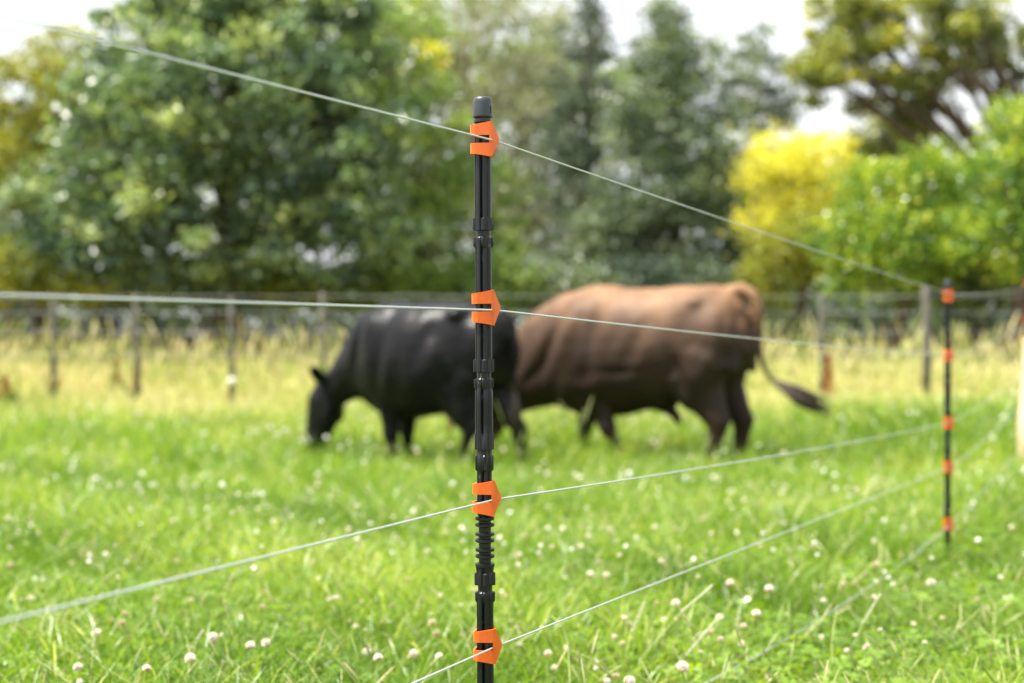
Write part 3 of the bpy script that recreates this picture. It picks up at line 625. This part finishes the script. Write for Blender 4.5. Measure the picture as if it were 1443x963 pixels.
# ---- black cow
hd = Vector((-.82, .572)); hd.normalize(); rz = math.atan2(hd.y, hd.x)
cx, cy = -.10 + hd.x * .55, 10.62 + hd.y * .55
cow = empty('cow', (cx, cy, gz(cx, cy)), 'black cow grazing head down behind the foreground post', 'cow', rz=rz)
cow.scale = (1, 1, 1.03)
HC_ = {1: .20, -1: -.24}; FC_ = {1: -.07, -1: .03}
b = MB(); k = .875
b.tube([(-.66, 0, 1.02), (-.64, 0, 1.03), (-.58, 0, 1.035), (-.46, 0, 1.0), (-.22, 0, .93), (.04, 0, .88), (.30, 0, .865), (.52, 0, .86), (.68, 0, .835), (.83, 0, .78), (.97, 0, .70), (1.07, 0, .63), (1.13, 0, .57)],
       [(.05, .06), (.12, .14), (.20, .22), (.26, .30), (.33, .38), (.365, .43), (.34, .445), (.28, .44), (.22, .39), (.16, .26), (.12, .18), (.105, .15), (.10, .14)], n=28, ex=2.2)
b.tube([(1.09, 0, .71), (1.13, 0, .65), (1.17, 0, .54), (1.21, 0, .42), (1.255, 0, .29), (1.28, 0, .18), (1.285, 0, .11), (1.28, 0, .06)], [(.06, .05), (.105, .12), (.125, .165), (.11, .155), (.082, .115), (.088, .10), (.085, .085), (.05, .04)], n=20, ex=2.3)
for q in (-1, 1): b.ball((1.10, .07 * q, .46), (.06, .05, .11), 12); b.ball((1.27, .10 * q, .53), (.03, .025, .04), 10)      # cheeks, brows
for s in (1, -1):
    legs(b, .875, (-.40, .15 * s), True, 1.05, HC_[s]); legs(b, .875, (.42, .14 * s), False, 1.15, FC_[s])
    b.ball((-.43, .15 * s, .94), (.20, .13, .26), 16); b.ball((.48, .17 * s, .95), (.17, .11, .28), 16); b.ball((-.32, .19 * s, 1.20), (.08, .07, .06), 12)
    ear(b, (1.10, .09 * s, .67), (-.02, s * .8, .62), 1.25); b.ball((-.60, .075 * s, 1.13), (.06, .05, .06), 10)
b.ball((.42, 0, 1.22), (.26, .10, .10), 14)
b.tube([(-.46, 0, 1.24), (-.58, 0, 1.23), (-.67, 0, 1.16), (-.70, 0, 1.0), (-.70, 0, .8), (-.69, 0, .62)], [.04, .042, .036, .026, .02, .018], n=10)
body = link('body', relief(remeshed(b, .016, 5, 'body'), [(.34, 1.0, .05, .25, 8, -.035), (-.18, 1.08, .11, .14, -20, -.035), (-.30, 1.21, .06, .05, 0, .03), (.68, .92, .05, .25, 20, -.035), (.50, .98, .08, .22, 10, .025), (-.27, .72, .05, .2, -15, -.04), (.86, .62, .05, .12, 0, -.03), (.98, .52, .05, .10, 30, -.03)], 2), M_cow, cow)
t = MB()
for i in range(50):
    a = rnd.uniform(0, 6.28); o_ = Vector((math.cos(a), math.sin(a), 0)) * .012 * rnd.random(); sp_ = Vector((math.cos(a), math.sin(a), 0)) * rnd.uniform(.01, .04)
    t.tube([Vector((-.69, 0, .66)) + o_, Vector((-.695, 0, .5)) + o_ * 2 + sp_, Vector((-.69, 0, .36 + rnd.uniform(-.05, .05))) + sp_ * .6], [.006, .006, .002], n=5)
t.build('tail_tuft', M_tuft, cow)
u_ = MB().ball((-.22, 0, .50), (.17, .13, .12), 16)
for sx in (-.06, .07):
    for s in (1, -1): u_.tube([(-.22 + sx, .06 * s, .42), (-.22 + sx, .065 * s, .35)], [.02, .012], n=8)
u_.build('udder', M_udder, cow)
for s in (1, -1):
    hoof(-.40 + HC_[s], .15 * s, cow, .85); hoof(.44 + FC_[s], .14 * s, cow, .85); MB().ball((1.17, .10 * s, .52), .017, 10).build('eye', M_eye, cow)
MB().ball((1.31, 0, .15), (.02, .045, .03), 10).build('muzzle_pad', mat('wet_nose', Base_Color=(.12, .10, .10, 1), Roughness=.3), cow)

# ------------------------------------------------------------------ wooden fence behind the cattle
YF = 17.4
posts = [(-60, 424), (75, 422), (192, 415), (326, 420), (455, 412), (585, 414), (715, 416), (845, 414), (970, 415), (1012, 416), (1158, 413), (1305, 404), (1453, 412), (1600, 412)]
lab = {75: 'grey wooden fence post nearest the left edge', 192: 'grey wooden fence post standing behind the rusty dock spike', 326: 'grey wooden fence post carrying a white insulator', 455: 'grey wooden fence post just left of the black cow',
       1158: 'grey wooden fence post right of the bull tail', 1305: 'tall grey wooden fence post beside the distant black post', 845: 'grey wooden post hidden mostly behind the bull back', 585: 'grey wooden post showing above the black cow back',
   1453: 'grey wooden fence post behind the pale timber stake', -60: 'grey wooden fence post outside the left edge', 715: 'grey wooden post right behind the foreground post', 970: 'grey wooden post behind the bull hips', 1600: 'grey wooden fence post outside the right edge'}
for px, py in posts:
    if px in (585, 715, 845, 970, 1012, 1600, -60): continue
    p = at(px, py, YF + .4 * math.sin(px)); z0 = gz(p.x, p.y) - .2; e = empty('wooden_post', (p.x, p.y, z0 + .2), lab[px], 'fence post', 'grey wooden posts of the back fence')
    w_ = .04 if px != 1305 else .055; h = p.z - z0 - .2
    b = MB(); b.tube([(0, 0, -.2), (.01, 0, h * .5), (.0, 0, h - .02), (0, 0, h)], [w_, w_ * .96, w_ * .92, w_ * .75], n=12); b.build('shaft', M_oldwood, e)
    for q in (.96, .72, .45): MB().tube([(-.02, -w_ - .005, h * q - .015), (-.02, -w_ - .012, h * q), (-.02, -w_ - .005, h * q + .015)], .003, n=6).build('staple', M_steel, e)
    if px == 326: MB().ball((.02, -w_ - .02, h * .3 - .02), (.05, .04, .045), 14).build('insulator', M_insul, e)
M_oldwire = mat('dull_wire', Base_Color=(.30, .31, .31, 1), Roughness=.6, Metallic=.3)
for i, (py, lb) in enumerate(((417, 'highest old wire strung along the grey wooden posts'), (440, 'second old wire along the grey wooden posts'), (467, 'third old wire along the grey wooden posts'), (500, 'fourth old wire low among the dry grass'))):
    pts = []
    for j, (px, _) in enumerate(posts[:-1]):
        a = at(px, py, YF + .4 * math.sin(px)); b2 = at(posts[j + 1][0], py, YF + .4 * math.sin(posts[j + 1][0])); a.y -= .07; b2.y -= .07
        for q in range(6): w_ = a.lerp(b2, q / 6); w_.z -= .015 * math.sin(math.pi * q / 6); pts.append(w_)
    tag(MB().tube(pts, .004, n=6, side=Vector((0, 0, 1))).build('old_wire', M_oldwire), lb, 'wire', 'old wires of the back fence')
# low grey rail fence in the shade of the trees
rf = empty('rail_fence', (0, 27.6, gz(0, 27.6)), 'low grey rail fence in the shade under the trees', 'fence'); g0 = gz(0, 27.6)
for i in range(14):
    x = -11.5 + i * 1.75; MB().box((x, .09, .30), (.12, .1, .75), Matrix.Rotation(.1 * math.sin(i), 3, 'Y')).build('post', M_oldwood, rf, False, .008)
for j, (h, w_) in enumerate(((.58, .12), (.26, .10))):
    for i in range(13): MB().box((-10.6 + i * 1.75, 0, h + .012 * math.sin(i * 2.3 + j)), (1.74, .04, w_)).build('rail', M_oldwood, rf, False, .005)
# pale timber stake at the right edge
p = at(1451, 655, 9.4); sx, sy_ = p.x, p.y; z0 = gz(sx, sy_); st = empty('timber_stake', (sx, sy_, z0), 'pale sawn timber stake leaning at the right edge of the paddock', 'stake')
top = at(1459, 476, 9.4) - Vector((sx, sy_, z0)); b = MB(); b.tube([(0, 0, -.1), (0, 0, .3), (top.x * .6, 0, top.z * .62), (top.x, 0, top.z - .02), (top.x, 0, top.z)], [(.088, .06), (.088, .06), (.086, .06), (.084, .058), (.075, .05)], n=16, ex=5); b.build('shaft', M_pine, st, False)

# ------------------------------------------------------------------ dock plants and bare soil
M_dock = leaf_mat('dock_seed', [(0, (.30, .09, .03)), (1, (.55, .20, .07))], .7, .2, .2, (1, 1, 1))
M_dockleaf = leaf_mat('dock_leaf', [(0, (.08, .16, .04)), (1, (.18, .28, .10))], .5, .3, .4)
def leaf_quads(C, size, tint, droop=0.0, up=0.0):
    """rhombus leaves, one per centre"""
    n = len(C); nn = RNG.normal(0, 1, (n, 3)); nn[:, 2] += up; nn /= np.linalg.norm(nn, axis=1)[:, None]
    u = np.cross(nn, RNG.normal(0, 1, (n, 3))); u[:, 2] -= droop; u /= np.linalg.norm(u, axis=1)[:, None]; w = np.cross(nn, u)
    s = size[:, None]; V = np.stack([C - u * s, C + w * s * .5 + nn * s * .12, C + u * s, C - w * s * .5 + nn * s * .12], 1).reshape(-1, 3)
    return V, np.arange(n * 4).reshape(-1, 4), tint
def dock(px, py_top, Y, label, wide=.05):
    t_ = at(px, py_top, Y); z0 = gz(t_.x, t_.y); h = t_.z - z0; e = empty('dock_plant', (t_.x, t_.y, z0), label, 'plant', 'rusty dock plants'); n = 900
    zz = h * (.25 + .75 * RNG.random(n)); rr_ = wide * (1.15 - zz / h) * RNG.random(n) + .01; a = RNG.random(n) * 6.28
    V, F, T = leaf_quads(np.stack([np.cos(a) * rr_, np.sin(a) * rr_, zz], 1), np.full(n, .014), RNG.random(n)); link('seed_spike', np_mesh('seed_spike', V, F, T), M_dock, e)
    MB().tube([(0, 0, 0), (.01, 0, h * .5), (0, 0, h * .97)], [.008, .006, .003], n=6).build('stem', M_dock, e)
    n = 30; a = RNG.random(n) * 6.28; V, F, T = leaf_quads(np.stack([np.cos(a) * .12, np.sin(a) * .12, .05 + .15 * RNG.random(n)], 1), np.full(n, .10), RNG.random(n)); link('leaves', np_mesh('leaves', V, F, T), M_dockleaf, e)
dock(193, 498, 18.0, 'tall rust red dock spike in front of a grey wooden post', .10); dock(77, 512, 18.5, 'rusty dock plant near the left edge', .12); dock(1168, 500, 16.5, 'brown dock plant in dry grass behind the bull tail tip', .08); dock(8, 530, 17.5, 'rusty dock plant cut by the left edge', .14); dock(165, 505, 19.0, 'thin orange dock spike left of the tall rust red one', .05)
# ------------------------------------------------------------------ trees
def crown_mesh(name, clumps, n_leaves, size, sub=.34, seed=0, droop=0., up=0., density=1.0, nsub=40):
    """leaves gathered in many small sprays scattered through each clump ellipsoid (relative to the tree base)"""
    rg = np.random.default_rng(seed); vol = np.array([(c[3] * c[4] * c[5]) ** (2 / 3) for c in clumps]); share = vol / vol.sum(); Cs, Ts = [], []
    for c, sh in zip(clumps, share):
        nl = int(n_leaves * sh); ns = max(6, int(nl / nsub))
        d = rg.normal(0, 1, (ns, 3)); d /= np.linalg.norm(d, axis=1)[:, None]; rad = (.45 + .6 * rg.random(ns) ** .6)[:, None]
        sc = np.array(c[:3]) + d * rad * np.array(c[3:6]) * (1 + .18 * np.sin(d[:, :1] * 7 + c[0]) * np.cos(d[:, 2:3] * 6))
        idx = rg.integers(0, ns, nl); sz = (sub * (.5 + .9 * rg.random(ns)))[idx][:, None]
        p = sc[idx] + rg.normal(0, 1, (nl, 3)) * sz * np.array([.55, .55, .36]); st = rg.normal(0, .26, ns)[idx]
        Cs.append(p); Ts.append(np.clip(.5 + st + rg.normal(0, .14, nl), 0, 1))
    C = np.concatenate(Cs); T = np.concatenate(Ts); n = len(C)
    global RNG; keep = RNG; RNG = rg; V, F, T = leaf_quads(C, size * (.7 + .6 * rg.random(n)), T, droop, up); RNG = keep
    return np_mesh(name, V, F, T)
def tree(name, label, px, Y, clumps, n_leaves, size, m, cat='tree', trunk=None, bark=None, group='trees behind the back fence', **kw):
    """clumps as (px, py, dY, rx, rz, ry) with px/py the photo pixel of the clump centre at that depth, radii in pixels"""
    s = FPX / Y; bx_ = (px - 721.5) / s; z0 = gz(bx_, Y); e = empty(name, (bx_, Y, z0), label, cat, group)
    cl_ = []
    for c in clumps:
        cl_.append(((c[0] - px) / s, c[2], HC + (HOR - c[1]) / s - z0, c[3] / s, c[4] / s if len(c) < 6 else c[5] / s, c[4] / s))
    cl_ = [(c[0], c[1], c[2], c[3], c[4], c[5]) for c in cl_]
    link('crown', crown_mesh('crown', cl_, n_leaves, size, **kw), m, e)
    b = MB(); rnd = random.Random(int(px) + 7); topc = max(cl_, key=lambda c: c[2]); r0 = trunk or .16
    h = topc[2]; b.tube([(0, 0, -.3), (rnd.uniform(-.1, .1), 0, h * .25), (topc[0] * .4, topc[1] * .4, h * .55), (topc[0], topc[1], h + topc[5] * .3)], [r0 * 1.25, r0, r0 * .6, r0 * .15], n=12)
    for c in cl_:
        z1 = max(.3, c[2] * .45); f = min(1, z1 / max(h * .55, .1)); s0 = Vector((topc[0] * .4 * f, topc[1] * .4 * f, z1)); e1 = Vector((c[0], c[1], c[2] + c[5] * .3)); md = s0.lerp(e1, .5) + Vector((0, 0, .15))
        b.tube([s0, md, e1], [r0 * .45, r0 * .28, r0 * .08], n=8)
        for q in range(4):
            d = Vector((rnd.uniform(-1, 1) * c[3], rnd.uniform(-1, 1) * c[4], rnd.uniform(-.3, 1) * c[5])) * .75; b.tube([md, md.lerp(Vector(c[:3]) + d, .6) + Vector((0, 0, .1)), Vector(c[:3]) + d], [r0 * .2, r0 * .12, r0 * .04], n=6)
    b.build('trunk', bark or M_bark, e)
    return e
M_glossy = leaf_mat('glossy_dark_leaf', [(0, (.035, .075, .042)), (.45, (.115, .185, .088)), (.8, (.27, .36, .11)), (1, (.50, .56, .19))], .42, .3, .75, (1.05, 1.15, .7))
M_mid = leaf_mat('mid_green_leaf', [(0, (.08, .15, .04)), (.5, (.17, .27, .06)), (1, (.34, .44, .10))], .38, .35, .5)
M_olive = leaf_mat('yellow_green_leaf', [(0, (.14, .17, .025)), (.5, (.27, .30, .04)), (1, (.44, .42, .06))], .5, .35, .3)
M_willow = leaf_mat('hazy_willow_leaf', [(0, (.20, .22, .12)), (.5, (.32, .34, .19)), (1, (.46, .46, .26))], .5, .4, .4, (1.1, 1.1, .8))
M_conifer = leaf_mat('dark_conifer_needle', [(0, (.035, .06, .04)), (.6, (.075, .115, .07)), (1, (.14, .19, .10))], .5, .15, .4)
M_grey = leaf_mat('grey_green_needle', [(0, (.05, .08, .05)), (.5, (.135, .19, .11)), (1, (.28, .34, .18))], .42, .25, .5)
M_gum = leaf_mat('gum_leaf', [(0, (.09, .12, .035)), (.5, (.22, .26, .05)), (.85, (.38, .40, .06)), (1, (.52, .50, .08))], .4, .3, .5)
M_gold = leaf_mat('golden_leaf', [(0, (.40, .40, .03)), (.4, (.72, .69, .06)), (1, (.88, .85, .16))], .5, .4, .3, (1.05, 1.0, .5))
M_lime = leaf_mat('lime_green_leaf', [(0, (.04, .11, .02)), (.4, (.13, .26, .03)), (.75, (.32, .44, .045)), (1, (.62, .64, .08))], .33, .4, .6, (1.2, 1.2, .5))

tree('broadleaf_tree', 'huge dark glossy broadleaf tree filling the left background', 320, 27, [(330, -40, 0, 150, 90), (235, 60, .3, 110, 90), (430, 60, 0, 130, 95), (330, 170, -1, 190, 110), (170, 210, -.4, 105, 95), (150, 320, -.8, 100, 80), (300, 320, -1.3, 160, 95), (450, 200, -.6, 120, 110), (470, 330, -.8, 130, 85)], 40000, .095, M_glossy, trunk=.28, seed=1, sub=.45, nsub=95)
tree('broadleaf_tree', 'mid green broadleaf tree right behind the foreground post', 610, 29.5, [(540, 90, 0, 85, 110), (590, 210, 0, 90, 95), (650, 300, 0, 80, 80), (560, 330, 0, 90, 80), (480, 10, .5, 80, 60), (690, 370, -.5, 60, 50)], 17000, .07, M_mid, trunk=.2, seed=2, sub=.42, nsub=80)
tree('feathery_tree', 'yellow green feathery tree at the left edge below the sky', 60, 33, [(95, 90, 0, 60, 55), (30, 130, 0, 70, 65), (110, 190, 0, 70, 70), (30, 240, 0, 80, 70), (40, 340, 0, 90, 70), (-80, 200, 0, 90, 110)], 16000, .075, M_olive, trunk=.18, seed=3)
tree('willow_tree', 'tall pale hazy tree with open crown above the foreground post', 690, 42, [(640, 10, 0, 90, 80), (720, 70, 0, 90, 90), (560, 40, 0, 70, 90), (770, 150, 0, 70, 90), (680, 190, 0, 100, 90), (790, 290, 0, 90, 90), (650, 300, 1, 110, 90)], 20000, .085, M_willow, trunk=.25, bark=M_palebark, seed=4, sub=.55, droop=1)
tree('yellow_tree', 'small bright yellow tree top glimpsed high between the trees', 588, 37, [(578, 70, 0, 17, 17), (606, 82, 0, 18, 22)], 900, .08, M_gold, trunk=.05, seed=5)
tree('conifer', 'narrow dark conifer with pointed top in the middle', 825, 34, [(832, 8, 0, 16, 34), (826, 55, 0, 36, 42), (822, 120, 0, 48, 50), (815, 190, 0, 50, 55), (815, 270, 0, 58, 55), (825, 350, 0, 75, 50)], 12000, .06, M_conifer, trunk=.14, seed=6, sub=.3, droop=.6)
tree('conifer', 'broad grey green conifer rising behind the bull', 955, 31, [(948, 25, 0, 26, 40), (950, 85, 0, 66, 46), (945, 145, -.2, 92, 50), (955, 205, -.3, 108, 52), (950, 270, -.4, 125, 54), (965, 335, -.4, 130, 52), (1000, 385, -.4, 90, 36), (875, 330, 0, 75, 60)], 29000, .06, M_grey, trunk=.18, seed=7, sub=.36, nsub=60)
tree('slender_tree', 'slender sparse tree against the white sky left of the gum', 1066, 46, [(1062, 65, 0, 26, 32), (1085, 110, 0, 24, 34), (1045, 120, 0, 26, 50), (1080, 160, 0, 44, 30), (1105, 150, 0, 20, 34)], 3600, .085, M_grey, trunk=.09, bark=M_palebark, seed=8, sub=.42)
gum = tree('gum_tree', 'spreading gum tree with brown limbs and open crown at upper right', 1500, 31, [(1195, 35, 0, 52, 48), (1290, 20, 0, 80, 50), (1170, 85, 0, 36, 40), (1275, 95, 0, 62, 34), (1385, 15, .5, 80, 50), (1360, 95, .6, 45, 38), (1450, 75, .5, 60, 45), (1540, 40, 0, 90, 80), (1330, 165, .8, 70, 34), (1420, 185, .8, 50, 38), (1250, 195, 1.2, 46, 38), (1510, 160, 0, 80, 60), (1225, 60, .4, 60, 60), (1155, 55, .2, 36, 60), (1150, 110, .3, 24, 34), (1215, 140, .5, 30, 22), (1345, 50, 0, 60, 50), (1290, 150, .6, 46, 26)], 31000, .075, M_gum, trunk=.22, bark=M_bark, seed=9, sub=.30, nsub=120, droop=.7)
s_ = FPX / 31; ex_ = gum.location
def gp(px, py, dy=0): q = at(px, py, 31) - Vector(ex_); q.y += dy; return q
MB().tube([gp(1515, 330), gp(1480, 220), gp(1425, 155), gp(1380, 118), (gp(1335, 88)), gp(1300, 50)], [.2, .16, .13, .11, .08, .04], n=12).build('limb', M_bark, gum)
MB().tube([gp(1480, 220), gp(1448, 160), gp(1412, 105), gp(1390, 60), gp(1375, 10)], [.13, .11, .09, .07, .04], n=12).build('limb', M_bark, gum)
tree('golden_tree', 'bright golden yellow tree behind the bull rump', 1125, 29, [(1085, 225, 0, 48, 38), (1150, 218, 0, 48, 34), (1115, 255, -.3, 75, 38), (1105, 310, -.2, 60, 42), (1160, 275, .2, 44, 40)], 9500, .05, M_gold, trunk=.1, seed=10)
tree('shrub', 'olive green shrub growing below the golden tree', 1125, 28, [(1110, 350, 0, 55, 42), (1085, 395, 0, 60, 30), (1150, 330, 0, 50, 40)], 5500, .055, M_olive, 'shrub', trunk=.06, group='shrubs along the back of the paddock', seed=11)
tree('round_tree', 'dark olive round tree between golden tree and gum', 1245, 34, [(1240, 205, 0, 50, 50), (1290, 215, 0, 50, 40), (1260, 270, 0, 70, 60)], 6500, .07, M_gum, trunk=.14, seed=12)
tree('lime_tree', 'lime green leafy tree left of the distant black post', 1270, 25.5, [(1240, 275, 0, 62, 50), (1305, 258, 0, 58, 46), (1200, 340, -.3, 60, 48), (1275, 345, -.5, 85, 55), (1350, 330, -.2, 62, 55), (1235, 395, -.4, 80, 32)], 16000, .055, M_lime, trunk=.12, seed=13)
tree('lime_tree', 'lime green leafy tree at the right edge under the gum', 1440, 24.5, [(1440, 185, .2, 48, 48), (1415, 255, 0, 60, 50), (1470, 250, 0, 60, 70), (1400, 335, -.2, 70, 50), (1460, 360, -.2, 70, 50), (1530, 300, 0, 80, 90)], 15000, .055, M_lime, trunk=.12, seed=14)
sh = [(30, 385, 'yellow green shrub at the foot of the leftmost tree', M_olive, 26, 100, 42), (165, 400, 'olive shrub under the left part of the huge tree', M_gum, 28, 85, 26), (300, 395, 'dark glossy shrub under the huge tree', M_glossy, 27, 90, 30), (430, 400, 'olive green shrub behind the black cow head', M_gum, 26.5, 80, 26), (560, 400, 'green shrub behind the black cow back', M_mid, 27, 85, 36), (690, 400, 'fresh green shrub right behind the foreground post', M_mid, 27, 60, 34), (800, 405, 'grey green shrub behind the bull shoulders', M_grey, 27.5, 80, 32), (930, 395, 'dark shrub behind the bull back', M_conifer, 28, 90, 34), (1390, 400, 'dark leafy shrub behind the distant black post', M_glossy, 25.5, 110, 32), (-90, 350, 'dark shrub outside the left edge', M_glossy, 27, 80, 80)]
for i, (px, py, lb, m, Y, rx, rz_) in enumerate(sh):
    tree('shrub', lb, px, Y, [(px - rx * .4, py, 0, rx * .7, rz_), (px + rx * .45, py + 4, .2, rx * .65, rz_ * .9)], 4200, .06, m, 'shrub', trunk=.05, group='shrubs along the back of the paddock', seed=30 + i)
hg = empty('hedge', (0, 33.5, gz(0, 33.5)), 'long dark hedge in the shade behind the low rail fence', 'hedge', 'shrubs along the back of the paddock')
link('foliage', crown_mesh('foliage', [(-15 + i * 1.5, .3 * math.sin(i), .75, 1.1, .8, .95) for i in range(22)], 34000, .075, seed=60, sub=.3), M_conifer, hg)
for i in range(22): MB().tube([(-15 + i * 1.5, 0, -.2), (-15 + i * 1.5, .05, .7), (-14.8 + i * 1.5, .1, 1.3)], [.05, .035, .01], n=6).build('stem', M_bark, hg)
# woodland behind everything: one mass
cl_ = []
rg = random.Random(3)
for i in range(60):
    px = -200 + i * 31; topy = np.interp(px, [-200, 0, 60, 150, 300, 700, 860, 960, 1040, 1200, 1300, 1700], [120, 130, 120, 60, -60, 20, 90, 60, 215, 250, 240, 180]); s = FPX / 55
    for j in range(5):
        py = topy + 40 + j * (470 - topy) / 5 + rg.uniform(-15, 15); cl_.append(((px + rg.uniform(-20, 20) - 721.5) / s, rg.uniform(-3, 3), HC + (HOR - py) / s, 42 / s, 42 / s, 48 / s))
o = link('woodland', crown_mesh('woodland', cl_, 70000, .17, seed=20, sub=.8), M_mid); o.location = (0, 55, 0); o['kind'] = 'stuff'; tag(o, 'hazy mass of woodland far behind the trees', 'woodland')
